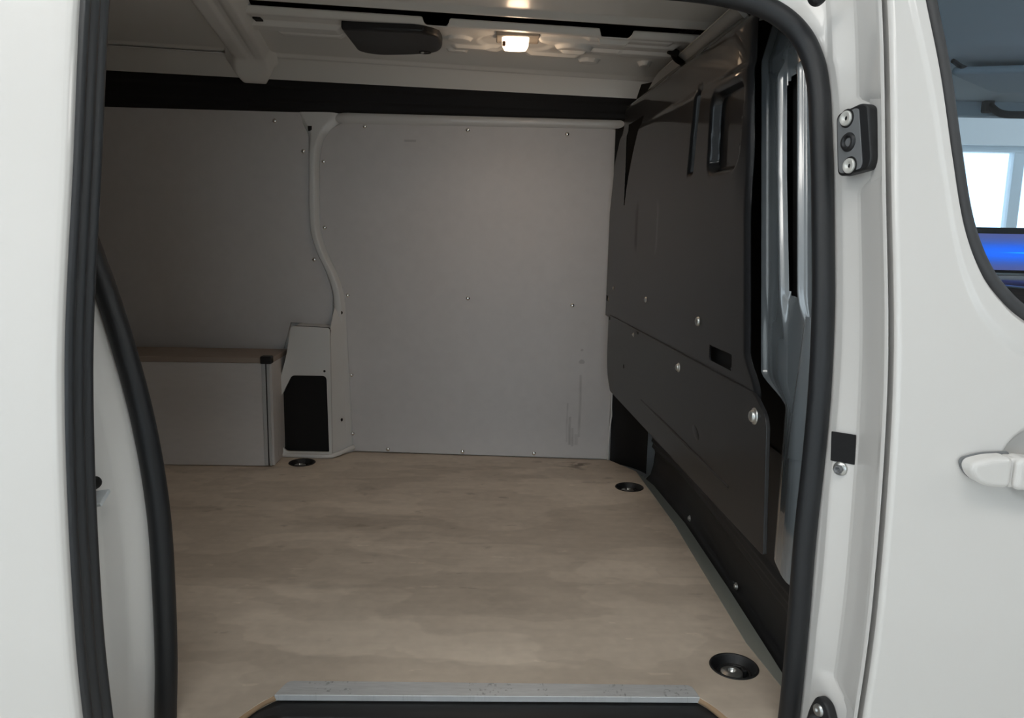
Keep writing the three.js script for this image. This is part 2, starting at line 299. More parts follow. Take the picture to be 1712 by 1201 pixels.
// two lining boards with their rivets
const rivetGeo = lathe([[0, 0.0046], [0.0024, 0.0044], [0.0046, 0.0036], [0.0062, 0.0024], [0.0072, 0.0010], [0.0076, 0]], 20).rotateX(Math.PI / 2);
function lining(pts, rivets, label) {
  const g = group('lining_board', [0, 0, 0], -0.07);
  tag(g, label, 'wall panel', 'lining boards on the far wall');
  mesh('board', ext(shapeOf(pts), 0.008, 0.0015).translate(0, 0, -0.008), M.lining, g);
  for (const [x, y] of rivets) { const r = mesh('rivet', rivetGeo, M.rivet, g); r.position.set(x, y, 0); }
}
lining([[-0.500, 0.004], [0.397, 0.004], [0.402, 0.25], [0.40, 0.6], [0.395, 1.118, 0.03], [-0.50, 1.134, 0.05], [-0.553, 1.115, 0.03], [-0.588, 1.07, 0.05], [-0.599, 1.0, 0.08], [-0.603, 0.79, 0.1], [-0.583, 0.707, 0.08], [-0.546, 0.634, 0.08], [-0.521, 0.55, 0.1], [-0.512, 0.33, 0.1]],
  [[-0.445, 1.118], [-0.102, 1.110], [0.225, 1.101], [-0.586, 1.002], [-0.587, 0.784], [-0.512, 0.556], [-0.097, 0.555], [0.259, 0.539], [-0.503, 0.278], [-0.502, 0.067], [-0.376, 0.014], [-0.111, 0.014], [0.141, 0.016]],
  'large grey-white wall board right of the wavy pillar, held by small silver rivets');
lining([[-2.1, 0.004], [-0.75, 0.004], [-0.75, 0.33], [-0.712, 0.457], [-0.566, 0.452], [-0.563, 0.563, 0.05], [-0.585, 0.634, 0.08], [-0.619, 0.705, 0.08], [-0.637, 0.785, 0.1], [-0.634, 1.09, 0.02], [-0.652, 1.122, 0.03], [-0.668, 1.175], [-2.1, 1.195]],
  [[-0.748, 1.132], [-0.654, 1.035], [-0.625, 0.676]],
  'dim grey-white wall board left of the wavy pillar, above the wooden wheel arch box');

// wheel arch box
{
  const g = group('wheel_arch_box');
  tag(g, 'low boxed-in wheel arch with plywood top and aluminium corner strip', 'box');
  mesh('front_panel', box(-1.9, -0.752, 0.002, 0.347, 0.136, 0.148), M.lining, g);
  mesh('side_panel', box(-0.738, -0.726, 0.002, 0.347, -0.035, 0.14), M.lining, g);
  mesh('top_board', box(-1.9, -0.722, 0.3475, 0.366, -0.04, 0.152, 0.003), M.board, g);
  const e = mesh('corner_strip', join(box(-0.756, -0.744, 0.004, 0.35, 0.147, 0.1505, 0.001), box(-0.740, -0.7315, 0.004, 0.35, 0.146, 0.1515, 0.0015)), M.alu, g);
  mesh('strip_groove', box(-0.744, -0.740, 0.004, 0.348, 0.144, 0.1485, 0), M.cabDark, g);
  mesh('corner_cap', ext(shapeOf([[-0.757, 0.346], [-0.722, 0.346], [-0.722, 0.371], [-0.757, 0.371]], 0.004), 0.03, 0.003).translate(0, 0, 0.13), M.blackPlastic, g);
}

// lashing points sunk in the floor
function lash(x, z, big, label) {
  const g = group('lashing_point', [x, 0, z]);
  tag(g, label, 'tie-down', 'lashing points sunk in the load floor');
  mesh('cup', lathe([[0.0, -0.020], [0.024, -0.020], [0.030, -0.018], [0.0345, -0.010], [0.0385, -0.002], [0.0405, 0.0022], [0.0435, 0.0022], [0.0445, 0.0006], [0.0405, -0.003]], 56), M.blackPlastic, g);
  mesh('cup_ring', new THREE.TorusGeometry(0.029, 0.003, 10, 48).rotateX(Math.PI / 2).translate(0.001, -0.0145, 0), M.blackPlastic, g);
  const b = mesh('bolt', lathe([[0, -0.0165], [0.0058, -0.0165], [0.006, -0.010], [0.0085, -0.0092], [0.0105, -0.0105], [0.0165, -0.012], [0.0185, -0.0135], [0.0185, -0.0195]], 40), M.zinc, g); b.scale.set(1.1, 1, 1.1);
  b.position.set(-0.006, 0.006, 0.006);
  mesh('hook_stop', box(0.016, 0.024, -0.02, -0.006, -0.012, 0.004, 0.002), M.blackPlastic, g);
}
lash(...LASH[0], 0, 'round black tie-down cup in the floor at the foot of the wavy pillar');
lash(...LASH[1], 0, 'round black tie-down cup in the floor at the far end of the black bulkhead');
lash(...LASH[2], 1, 'round black tie-down cup with large silver bolt near the step');

// sill plate and step well
{
  const s = shapeOf([[-0.364, -1.421], [0.358, -1.421], [0.352, -1.386, 0.012], [-0.352, -1.380, 0.012]]);
  const g = group('sill_plate');
  tag(g, 'scuffed aluminium edge strip screwed along the floor above the step', 'edge strip');
  mesh('plate', flat(ext(s, 0.0024, 0.0006, 1)), M.alu, g);
  mesh('folded_lip', box(-0.364, 0.358, -0.0085, 0.0024, 1.4195, 1.4225, 0.001), M.alu, g);
  const path = new THREE.CatmullRomCurve3([[-0.50, 1.66], [-0.44, 1.545], [-0.405, 1.484], [-0.385, 1.445], [-0.352, 1.424], [-0.30, 1.422], [0, 1.424], [0.30, 1.426], [0.345, 1.428], [0.376, 1.445], [0.397, 1.484], [0.43, 1.545], [0.49, 1.66]].map(([x, z]) => new THREE.Vector3(x, 0, z)), false, 'centripetal');
  const prof = [[-0.012, -0.0125], [0.0, -0.0115], [0.006, -0.012], [0.016, -0.0155], [0.023, -0.0165], [0.031, -0.018], [0.04, -0.026], [0.046, -0.045], [0.05, -0.09], [0.056, -0.16], [0.075, -0.185], [0.13, -0.19]];
  const st = group('step_well');
  tag(st, 'black plastic step well moulded into the doorway below the floor', 'step');
  mesh('tread', sheet(160, prof.length * 3, (u, v) => {
    const p = path.getPointAt(u), q = path.getTangentAt(u), f = v * (prof.length - 1), k = Math.min(prof.length - 2, Math.floor(f)), d = lerp(prof[k][0], prof[k + 1][0], f - k), y = lerp(prof[k][1], prof[k + 1][1], f - k);
    return [p.x + d * -q.z * 1, y, p.z + d * q.x];
  }), M.blackPlastic, st);
  mesh('riser', box(-0.4, 0.39, -0.21, -0.19, 1.5, 1.7, 0.004), M.blackPlastic, st);
}

// ---------------------------------------------------------------- bulkhead
const bz = (x, y, z) => [x, y, z];
const boltGeo = lathe([[0, 0.0075], [0.003, 0.0075], [0.0036, 0.0062], [0.0062, 0.0062], [0.0075, 0.0045], [0.0078, 0.002], [0.0105, 0.0018], [0.0108, 0]], 20).rotateZ(Math.PI / 2);
{
  const g = struct(group('wall_right'));
  const rr = (z, y, z0, z1, y0, y1, r, soft) => { const dx = Math.max(z0 + r - z, z - z1 + r, 0), dy = Math.max(y0 + r - y, y - y1 + r, 0); const d = Math.hypot(dx, dy) - r; const inside = Math.max(z0 - z, z - z1, y0 - y, y - y1); return sstep(soft / 2, -soft / 2, Math.max(d, inside < -r ? -r : d)); };
  const Z1 = (y) => 1.274 - 0.185 * (y - 0.877), zfar = (y) => pw([[0.5, 0.035], [0.85, 0.045], [1.0, 0.10], [1.1, 0.2], [1.25, 0.2]], y);
  const holes = [[0.047, 0.098, 0.561, 0.577], [1.137, 1.264, 0.543, 0.569]];
  const nz = 304, ny = 180, Ya = 0.512, Yb = 1.262;
  const point = (u, v) => {
    const y = lerp(Ya, Yb, v), z = lerp(zfar(y), Z1(y) + 0.045 * sstep(0.585, 0.525, y), u);
    let x = BX(z);
    x += 0.02 * rr(z, y, 1.06, 1.222, 0.903, 1.052, 0.025, 0.012);
    const sl = 0.93 + 0.25 * (y - 0.915) * 0.6; x += 0.018 * sstep(0.022, 0.012, Math.abs(z - sl - 0.012)) * sstep(0.905, 0.918, y) * sstep(1.09, 1.06, y);
    x += 0.002 * rr(z, y, 0.45, 0.68, 0.74, 0.86, 0.02, 0.03);
    x += 0.03 * Math.max(0, y - 1.072) + 0.004 * sstep(1.066, 1.08, y) + 1.15 * Math.max(0, y - 1.158) + 0.006 * sstep(1.145, 1.165, y);
    x += 0.007 * Math.pow(clamp(1 - (Z1(y) - z) / 0.07), 2) * sstep(0.8, 0.95, y);
    x += 0.006 * Math.pow(clamp((u - 0.992) / 0.008), 2) + 0.006 * Math.pow(clamp((0.012 - u) / 0.012), 2);
    x += 0.01 * sstep(0.535, 0.515, y) * 0;
    return [x, y, z, z, y];
  };
  const inHole = (u, v) => { const p = point(u, v); if (p[1] > 0.865 && p[1] < 1.10 && p[2] > 0.275 && p[2] < 0.285 + 0.95 * (p[1] - 0.865) * (0.3 + 2.2 * (p[1] - 0.865))) return true; return holes.some(([a, b, c, d]) => { const r = 0.006, dz = Math.max(a + r - p[2], p[2] - b + r, 0), dy = Math.max(c + r - p[1], p[1] - d + r, 0); return Math.hypot(dz, dy) < r && p[2] > a && p[2] < b; }); };
  mesh('upper_panel', sheet(nz, ny, point, { skip: inHole, flip: true, t: 0.003 }), M.bulkhead, g);
  mesh('hole_pocket', join(box(0.385, 0.388, 0.55, 0.59, 0.04, 0.12, 0), box(0.436, 0.439, 0.535, 0.578, 1.12, 1.272, 0)), M.dark, g);
  // lower panel, proud of the upper one
  const low = shapeOf([[0.20, 0.282, 0.01], [1.472, 0.280, 0.006], [1.447, 0.497, 0.022], [1.39, 0.526, 0.02], [1.33, 0.526, 0.01], [0.62, 0.524, 0.01], [0.13, 0.522, 0.01], [0.125, 0.40, 0.03], [0.14, 0.33, 0.04]]);
  low.holes.push(circleHole(0.389, 0.396, 0.006));
  const lowMesh = mesh('lower_panel', alongZ(ext(low, 0.007, 0.0012)).translate(0.0, 0, 0).applyMatrix4(new THREE.Matrix4().makeRotationY(0.047)).translate(0.3675, 0, 0), M.lower, g);
  mesh('swage', tube([[0.0, 0, 0]].length ? [[BX(0.62) - 0.006, 0.345, 0.62], [BX(0.9) - 0.0075, 0.342, 0.9], [BX(1.1) - 0.0075, 0.338, 1.1], [BX(1.3) - 0.006, 0.335, 1.3]] : [], 0.0035, 40, 8), M.lower, g);
  mesh('dimple', new THREE.SphereGeometry(0.02, 24, 16).scale(0.2, 0.7, 1.6).rotateX(0.3).translate(BX(1.1) - 0.0055, 0.384, 1.09), M.lower, g);
  for (const [z, y, k, off] of [[1.058, 0.607, 1.25, 0], [1.397, 0.49, 1.3, 0.007], [0.95, 0.492, 1, 0.007], [0.605, 0.612, 1, 0], [0.167, 0.610, 0.8, 0], [0.50, 0.505, 0.6, 0.007]]) {
    const b = mesh('bolt', boltGeo, M.zinc, g); b.position.set(BX(z) - off, y, z); b.scale.setScalar(k);
  }
  mesh('small_slot', join(new THREE.CylinderGeometry(0.006, 0.006, 0.004, 14).rotateZ(Math.PI / 2).translate(BX(0.15) - 0.0065, 0.512, 0.15), box(BX(0.55) - 0.009, BX(0.55) - 0.006, 0.513, 0.519, 0.525, 0.555, 0.001)), M.dark, g);
  // corner column with vertical beads and a long slot
  const U = [[0.484, 1.200], [0.483, 1.206], [0.481, 1.212], [0.475, 1.218], [0.468, 1.225], [0.4735, 1.232], [0.480, 1.238], [0.482, 1.262], [0.4815, 1.285], [0.476, 1.298], [0.4675, 1.306], [0.4735, 1.313], [0.484, 1.320], [0.484, 1.352], [0.484, 1.380], [0.475, 1.387], [0.467, 1.394], [0.4735, 1.401], [0.481, 1.409], [0.489, 1.445], [0.497, 1.465]];
  const Lw = [[0.488, 1.366], [0.487, 1.369], [0.486, 1.372], [0.485, 1.376], [0.483, 1.381], [0.481, 1.387], [0.4805, 1.392], [0.480, 1.397], [0.480, 1.402], [0.480, 1.407], [0.480, 1.412], [0.480, 1.417], [0.480, 1.421], [0.4805, 1.425], [0.481, 1.429], [0.482, 1.433], [0.483, 1.437], [0.485, 1.442], [0.488, 1.447], [0.492, 1.453], [0.497, 1.46]];
  const Md = U.map(([x, z], i) => i < 5 ? [x, z] : [lerp(0.478, 0.497, Math.pow((i - 5) / 15, 2.2)), z]);
  mesh('corner_column', sheet(150, 150, (u, v) => {
    const y = lerp(0.215 + 0.03 * Math.pow(1 - u, 1.0), 1.24, v), w = sstep(0.50, 0.548, y), bead = sstep(0.60, 0.70, y) * sstep(1.075, 1.045, y), slot = sstep(0.672, 0.692, y) * sstep(1.06, 1.05, y);
    const f = u * 20, k = Math.min(19, Math.floor(f)), t = f - k;
    const at = (i) => { i = clamp(i, 0, 20); const s = i >= 11 && i <= 15 ? slot : bead; const ux = lerp(Md[i][0], U[i][0], s), uz = U[i][1] - 0.205 * (y - 0.88) + (i > 8 && i < 13 ? 0.05 * Math.max(0, 0.88 - y) : 0) * bead; return [lerp(Lw[i][0], ux, w), lerp(Lw[i][1], uz, w)]; };
    const [p0, p1, p2, p3] = [at(k - 1), at(k), at(k + 1), at(k + 2)];
    const cr = (a, b, c, d) => 0.5 * (2 * b + (c - a) * t + (2 * a - 5 * b + 4 * c - d) * t * t + (3 * b - a - 3 * c + d) * t * t * t);
    const lean = 0.3 * Math.max(0, y - 1.09);
    return [cr(p0[0], p1[0], p2[0], p3[0]) + lean, y, Math.min(cr(p0[1], p1[1], p2[1], p3[1]), Zb(y) - 0.142 - 0.0015 * (20 - f)), y, u];
  }, { skip: (u, v) => { const y = lerp(0.215 + 0.03 * (1 - u), 1.24, v), f = u * 20; if (f < 11.6 || f > 14.6) return false; const c = 13.1, h = 1.5, t = Math.min(1, Math.abs(f - c) / h), e = 0.018 * (1 - Math.sqrt(1 - t * t)); return y > 0.682 + e && y < 1.045 - e; } }), M.column, g);
  mesh('slot_pocket', sheet(8, 20, (u, v) => { const y = lerp(0.64, 1.09, v); return [0.496 + 0.012 * Math.sin(Math.PI * u), y, lerp(1.30, 1.41, u) - 0.205 * (y - 0.88)]; }), M.dark, g);
  // edge of a cover folded over the column, low down
  mesh('column_cover', sheet(16, 40, (u, v) => { const y = lerp(0.43, 0.66, v), z0 = pw([[0.43, 1.405], [0.5, 1.415], [0.58, 1.43], [0.66, 1.44]], y); const z = lerp(z0, 1.462, u); return [0.4785 + 0.012 * u * u - 0.002 * Math.sin(u * 3), y - 0.012 * Math.pow(1 - u, 3) * (1 - v), z]; }, { t: 0.002 }), M.column, g);
  // stepped base along the floor
  const pr = [[0.530, -0.02], [0.548, 0.0], [0.556, 0.03], [0.560, 0.075], [0.556, 0.088], [0.548, 0.094], [0.552, 0.106], [0.546, 0.113], [0.550, 0.125], [0.544, 0.132], [0.552, 0.146], [0.56, 0.2], [0.562, 0.36]];
  mesh('base_panel', sheet(40, (pr.length - 1) * 4, (u, v) => {
    const f = v * (pr.length - 1), k = Math.min(pr.length - 2, Math.floor(f)), z = lerp(0.18, 1.42, u);
    return [lerp(pr[k][0], pr[k + 1][0], f - k) - 0.03 * sstep(0.5, 0.18, z) - 0.02 * sstep(1.30, 1.42, z), lerp(pr[k][1], pr[k + 1][1], f - k), z];
  }), M.blackPlastic, g);
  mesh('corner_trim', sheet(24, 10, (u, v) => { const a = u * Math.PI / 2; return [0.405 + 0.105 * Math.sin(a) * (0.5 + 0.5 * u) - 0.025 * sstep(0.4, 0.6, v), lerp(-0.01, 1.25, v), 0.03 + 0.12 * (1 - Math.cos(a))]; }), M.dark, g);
  for (const [x, z] of [[0.543, 0.62], [0.545, 1.03]]) { const b = mesh('bolt', boltGeo, M.zinc, g); b.position.set(x - 0.004, 0.016, z); b.scale.setScalar(0.8); }
  // body of the bulkhead behind the panels keeps the hold dark
  mesh('core', join(box(0.565, 0.60, -0.05, 1.36, -0.05, 1.47, 0), box(0.50, 0.60, 1.0, 1.36, -0.05, 1.15, 0).translate(0.06, 0, 0)), M.dark, g);
  // soft black tether hooked over the upper panel
}

// ---------------------------------------------------------------- roof
{
  const g = struct(group('ceiling'));
  mesh('roof_skin', box(-2.4, 0.62, 1.375, 1.40, -0.1, 1.50, 0), M.dark, g);
  // near panel with its rounded lip
  mesh('near_panel', sheet(60, 60, (u, v) => {
    const x = lerp(-2.2, 0.585, u), z = lerp(0.635, 1.42, v), lip = sstep(0.685, 0.635, z);
    return [x, CY(x) + 0.012 - 0.010 * sstep(0.70, 0.69, z) + 0.02 * lip * lip - 0.02 * sstep(1.0, 1.42, z), z];
  }, { t: 0.003 }), M.roof, g);
  // middle panel with pressings; its near edge is notched
  const ell = (x, z, cx, cz, rx, rz) => sstep(1.06, 0.88, Math.hypot((x - cx) / rx, (z - cz) / rz));
  const band = (x, z, x0, x1, zc, w, s = 0.01) => sstep(x0 - s, x0 + s, x) * sstep(x1 + s, x1 - s, x) * sstep(w, w * 0.7, Math.abs(z - zc));
  const notch = (x, c, w) => sstep(w + 0.014, w, Math.abs(x - c));
  mesh('middle_panel', sheet(420, 130, (u, v) => {
    const x = lerp(-0.72, 0.50, u), n = Math.max(notch(x, -0.158, 0.022), notch(x, 0.287, 0.03));
    const z = lerp(0.075, 0.622 - 0.03 * n, v);
    let d = 0;
    d += 0.010 * sstep(0.575 - 0.03 * n, 0.59 - 0.03 * n, z);
    d += 0.012 * band(x, z, -0.66, -0.42, 0.47, 0.035) + 0.009 * band(x, z, -0.60, -0.43, 0.395, 0.02);
    d += 0.010 * band(x, z, 0.10, 0.46, 0.50, 0.028) + 0.012 * band(x, z, 0.16, 0.47, 0.43, 0.025) + 0.009 * band(x, z, 0.22, 0.44, 0.555, 0.02);
    d += 0.010 * ell(x, z, 0.195, 0.475, 0.05, 0.04) - 0.006 * ell(x, z, 0.04, 0.43, 0.10, 0.09);
    d += 0.008 * band(x, z, -0.13, 0.0, 0.36, 0.02) + 0.008 * band(x, z, 0.08, 0.22, 0.33, 0.02) + 0.007 * ell(x, z, -0.11, 0.45, 0.035, 0.03);
    d += 0.010 * ell(x, z, 0.255, 0.30, 0.03, 0.022) + 0.008 * ell(x, z, -0.12, 0.32, 0.03, 0.02) + 0.012 * ell(x, z, 0.415, 0.31, 0.018, 0.02);
    d += 0.009 * sstep(0.115, 0.09, z);
    return [x, CY(x) - d + 0.012 * sstep(0.605, 0.622, z), z];
  }, { t: 0.003 }), M.roof, g);
  // cove down to the far wall, both sides of the bow
  mesh('cove', sheet(60, 20, (u, v) => {
    const x = lerp(-2.2, 0.50, u), yt = 1.236 - 0.043 * (x + 0.1);
    return [x, lerp(CY(x) - 0.004, yt - 0.004, Math.pow(v, 1.4)), lerp(0.085, 0.07 * x + 0.034, v)];
  }, { t: 0.003 }), M.roof, g);
  mesh('rear_panel', sheet(40, 40, (u, v) => { const x = lerp(-2.2, -0.70, u), z = lerp(0.06, 0.64, v); return [x, CY(x) + 0.006 - 0.008 * sstep(0.10, 0.08, z), z]; }, { t: 0.003 }), M.roof, g);
  // bow across the roof, ending in a foot on the far wall
  const bow = (z) => -0.787 + 0.175 * z;
  mesh('roof_bow', sheet(34, 120, (u, v) => {
    const z = lerp(1.42, 0.028, v), c = bow(z), s = 2 * u - 1, end = sstep(0.16, 0.03, z), hw = 0.068 + 0.012 * sstep(0.16, 0.08, z) - 0.028 * sstep(0.08, 0.028, z);
    const prof = sstep(1.0, 0.62, Math.abs(s)), groove = 0.006 * sstep(0.25, 0.1, Math.abs(s - 0.1)) * sstep(0.1, 0.2, z);
    const x = c + s * hw;
    return [x, CY(x) + 0.006 - (0.032 - groove) * prof - 0.052 * Math.pow(end, 1.5) + 0.006 * sstep(0.62, 1, Math.abs(s)), z];
  }, { t: 0.003 }), M.roof, g);
  mesh('bow_slot', join(box(-0.80, -0.775, CY(-0.79) - 0.004, CY(-0.79) + 0.004, 0.145, 0.165, 0.001), box(-0.632, -0.612, CY(-0.62) - 0.004, CY(-0.62) + 0.004, 0.50, 0.53, 0.001), box(-0.55, -0.53, CY(-0.54) - 0.0105, CY(-0.54) - 0.006, 0.46, 0.485, 0.001)), M.dark, g);
  // front bow over the bulkhead
  mesh('front_bow', sheet(16, 60, (u, v) => { const z = lerp(1.30, 0.05, v), x = lerp(0.465, 0.56, u) + 0.02 * z, s = 2 * u - 1; return [x, CY(0.5) - 0.012 * sstep(1, 0.4, Math.abs(s)) - 0.01 - 0.03 * sstep(0.25, 0.05, z), z]; }, { t: 0.003 }), M.roof, g);
  const gus = shapeOf([[-0.058, 0.022], [0.0, 0.026], [0.062, 0.002], [0.022, -0.022], [-0.012, -0.021]], 0.01);
  gus.holes.push((() => { const p = new THREE.Path(); p.absellipse(0.004, -0.002, 0.021, 0.0125, 0, Math.PI * 2, true); return p; })());
  for (const [n, q, m] of [['corner_gusset', ext(gus, 0.004, 0.0008), M.inner], ['gusset_recess', new THREE.CircleGeometry(0.03, 24).scale(1, 0.6, 1).translate(0.004, -0.002, -0.004), M.dark]]) { const o = mesh(n, q, m, g); o.position.set(0.487, 1.212, 1.06); o.rotation.set(0.7, 0, 0.05); }
  mesh('side_rail', sheet(40, 12, (u, v) => { const x = lerp(-2.2, 0.6, u); return [x, lerp(1.155, CY(x) + 0.01, v), 1.375 + 0.02 * v]; }, { t: 0.01 }), M.inner, g);
}
// loose black cable end at the corner of the roof
{
  const g = group('cable_stub');
  tag(g, 'short black taped cable end hanging at the roof corner beside the bulkhead', 'cable');
  mesh('cable', tube([[0.452, 1.262, 0.50], [0.47, 1.246, 0.47], [0.50, 1.238, 0.45], [0.525, 1.24, 0.44], [0.545, 1.25, 0.43]], 0.0085, 30, 10), M.dark, g);
  mesh('plug', new RoundedBoxGeometry(0.03, 0.016, 0.02, 3, 0.004).rotateZ(-0.35).translate(0.456, 1.256, 0.497), M.dark, g);
}
// black cover on the roof
{
  const g = group('roof_cover');
  tag(g, 'flat black plastic cover with angled ends fixed under the roof', 'cover');
  const pts = [[-0.398, -0.545, 0.008], [-0.20, -0.566, 0.05], [-0.158, -0.53, 0.02], [-0.150, -0.43, 0.04], [-0.170, -0.35, 0.05], [-0.255, -0.30, 0.05], [-0.345, -0.272, 0.05], [-0.398, -0.30, 0.05]];
  mesh('shell', flat(ext(shapeOf(pts), 0.028, 0.008, 3)).applyMatrix4(new THREE.Matrix4().makeRotationZ(-0.04)).translate(0, CY(0) - 0.03, 0.04), M.blackPlastic, g);
  const y = CY(-0.2) - 0.031;
  mesh('socket', lathe([[0, 0.006], [0.008, 0.006], [0.011, 0.001], [0.016, 0], [0.017, 0.003]], 24).translate(-0.205, y - 0.001, 0.395), M.dark, g);
  mesh('screw', lathe([[0, -0.002], [0.004, -0.0018], [0.005, 0.001]], 16).translate(-0.212, y - 0.001, 0.40), M.zinc, g);
}
// lamp
{
  const x = 0.04, z = 0.505, y = CY(x);
  const g = group('roof_lamp', [x, y, z]);
  tag(g, 'glowing warm load bay lamp under the roof panel', 'lamp');
  mesh('housing', join(box(-0.05, 0.062, -0.008, 0.004, -0.045, 0.045, 0.004)), std(0x9a9288, 0.5), g);
  const lens = lathe([[0, -0.034], [0.018, -0.034], [0.029, -0.031], [0.034, -0.022], [0.0355, -0.006]], 40);
  const p = lens.attributes.position; for (let i = 0; i < p.count; i++) { const X = p.getX(i), Z = p.getZ(i), r = Math.hypot(X, Z), k = r < 1e-6 ? 1 : Math.pow(Math.pow(Math.abs(X / r), 6) + Math.pow(Math.abs(Z / r), 6), -1 / 6); p.setX(i, X * k); p.setZ(i, Z * k); }
  lens.computeVertexNormals();
  mesh('lens_bulb', lens, M.lens, g);
  mesh('switch', box(-0.034, -0.026, -0.031, -0.020, 0.026, 0.0365, 0.002), std(0x6b4a30, 0.5), g);
  const l = new THREE.SpotLight(LAMP.color, LAMP.intensity, 0, 1.4, 1, 2); l.position.set(x, y - 0.05, z); l.target.position.set(x, y - 1, z); l.castShadow = true; l.shadow.radius = 1.2; scene.add(l, l.target);
  const f = new THREE.PointLight(LAMP.color, LAMP.intensity * 0.2, 0, 2); f.position.set(x, y - 0.052, z); f.castShadow = true; f.shadow.radius = 1.4; scene.add(f);
}

// ---------------------------------------------------------------- near side of the body: jambs, header, rear quarter
const XS = [[-0.1, 0.488], [0.013, 0.486], [0.33, 0.479], [0.56, 0.488], [0.78, 0.492], [0.94, 0.491], [1.0, 0.488], [1.045, 0.481], [1.083, 0.465], [1.111, 0.44], [1.132, 0.404], [1.147, 0.35], [1.156, 0.27], [1.17, 0.2]];
const faceA = (off, s = 0.85) => 0.497 + s * (off + 0.115);
const pocket = (y) => Math.max(sstep(0.845, 0.885, y) * sstep(0.985, 0.955, y), sstep(0.125, 0.095, y));
{
  const w = struct(group('wall_near'));
  mesh('front_pillar', sheet(60, 260, (u, v) => {
    const y = lerp(-0.35, 1.165, v), x0 = sm(XS, y) + 0.004, b = pocket(y), e = lerp(-0.084, -0.026, b), ex = lerp(0.5232, 0.5265, b), q = [[x0, -0.142], [x0 + 0.009, -0.142], [Math.max(x0 + 0.012, 0.4975), -0.128], [Math.max(x0 + 0.014, 0.499), -0.112], [ex - 0.002, e - 0.004], [ex, e + 0.003], [lerp(0.519, 0.5255, b), -0.018], [0.5165, -0.006], [0.5185, 0.0], [0.522, -0.006], [0.523, -0.05]];
    q[1][0] = Math.min(q[1][0], 0.505);
    const f = u * 10, k = Math.min(9, Math.floor(f)), t = f - k;
    return [lerp(q[k][0], q[k + 1][0], t), y, Zb(y) + lerp(q[k][1], q[k + 1][1], t)];
  }), M.paint, w);
  mesh('header', sheet(60, 12, (u, v) => { const x = lerp(-1.0, 0.523, u), y = lerp(1.162, 1.40, v); return [x, y, Zb(y) - 0.142 + 0.13 * sstep(0.25, 0.9, v)]; }, { t: 0.004 }), M.paint, w);
  const XL = [[-0.1, -0.527], [0.0, -0.519], [0.12, -0.507], [0.217, -0.501], [0.36, -0.502], [0.5, -0.52], [0.63, -0.555], [0.715, -0.587], [0.8, -0.625], [0.95, -0.68], [1.15, -0.70]];
  mesh('rear_jamb', sheet(40, 160, (u, v) => {
    const y = lerp(-0.35, 1.16, v), x0 = sm(XL, y), q = [[x0 + 0.004, -0.15], [x0 - 0.014, -0.142], [x0 - 0.022, -0.135], [x0 - 0.045, -0.118], [x0 - 0.06, -0.085], [x0 - 0.085, -0.07], [x0 - 0.115, -0.055], [x0 - 0.14, -0.01]];
    const f = u * 7, k = Math.min(6, Math.floor(f)), t = f - k;
    return [lerp(q[k][0], q[k + 1][0], t), y, Zb(y) + lerp(q[k][1], q[k + 1][1], t)];
  }), M.inner, w);
  mesh('quarter_panel', sheet(10, 60, (u, v) => { const y = lerp(-0.45, 1.38, v); return [lerp(-2.4, sm(XL, y) - 0.138, u), y, Zb(y) - 0.01]; }, { t: 0.004 }), M.paint, w);
  mesh('inner_lining', sheet(10, 40, (u, v) => { const y = lerp(-0.02, 1.33, v); return [lerp(-2.3, sm(XL, y) - 0.0, u), y, Zb(y) - 0.15]; }, { t: 0.004 }), M.lining, w);
  mesh('sill', sheet(40, 16, (u, v) => { const x = lerp(-0.9, 0.525, u), y = lerp(-0.45, -0.03, v); return [x, y, Zb(y) - 0.005 - 0.05 * sstep(0.8, 1, v)]; }, { t: 0.004 }), M.paint, w);
  mesh('roof_outer', box(-2.4, 0.53, 1.385, 1.41, -0.1, 1.44, 0), M.paint, w);
  mesh('underbody', box(-2.4, 0.62, -0.30, -0.21, -0.1, 1.55, 0), M.dark, w);
}
// door seal
{
  const z = (y) => Zb(y) - 0.14, R = (a) => a.map(([x, y]) => [x, y, z(y)]);
  const g = group('door_seal');
  tag(g, 'thick black rubber seal running round the sliding door opening', 'seal');
  const pts = R([[0.488, -0.12], [0.486, 0.013], [0.481, 0.18], [0.479, 0.33], [0.484, 0.45], [0.488, 0.557], [0.491, 0.68], [0.492, 0.78], [0.492, 0.88], [0.490, 0.95], [0.488, 1.0], [0.481, 1.045], [0.465, 1.083], [0.44, 1.111], [0.404, 1.132], [0.35, 1.147], [0.271, 1.156], [0.1, 1.161], [-0.2, 1.167], [-0.55, 1.172], [-0.68, 1.15], [-0.72, 1.06], [-0.68, 0.92], [-0.625, 0.8], [-0.587, 0.715], [-0.555, 0.63], [-0.52, 0.497], [-0.502, 0.36], [-0.501, 0.217], [-0.508, 0.1], [-0.519, 0.0], [-0.53, -0.12]]);
  const bulb = tube(pts, 0.0165, 520, 20);
  mesh('bulb_strip', bulb, M.rubber, g);
  const lip = pts.map(([x, y, zz], i) => { const a = pts[Math.max(0, i - 1)], b = pts[Math.min(pts.length - 1, i + 1)], dx = b[0] - a[0], dy = b[1] - a[1], l = Math.hypot(dx, dy); return [x + 0.0145 * dy / l, y - 0.0145 * dx / l, zz - 0.012]; });
  mesh('carrier_strip', tube(lip, 0.0065, 420, 10), M.rubberGrey, g);
}
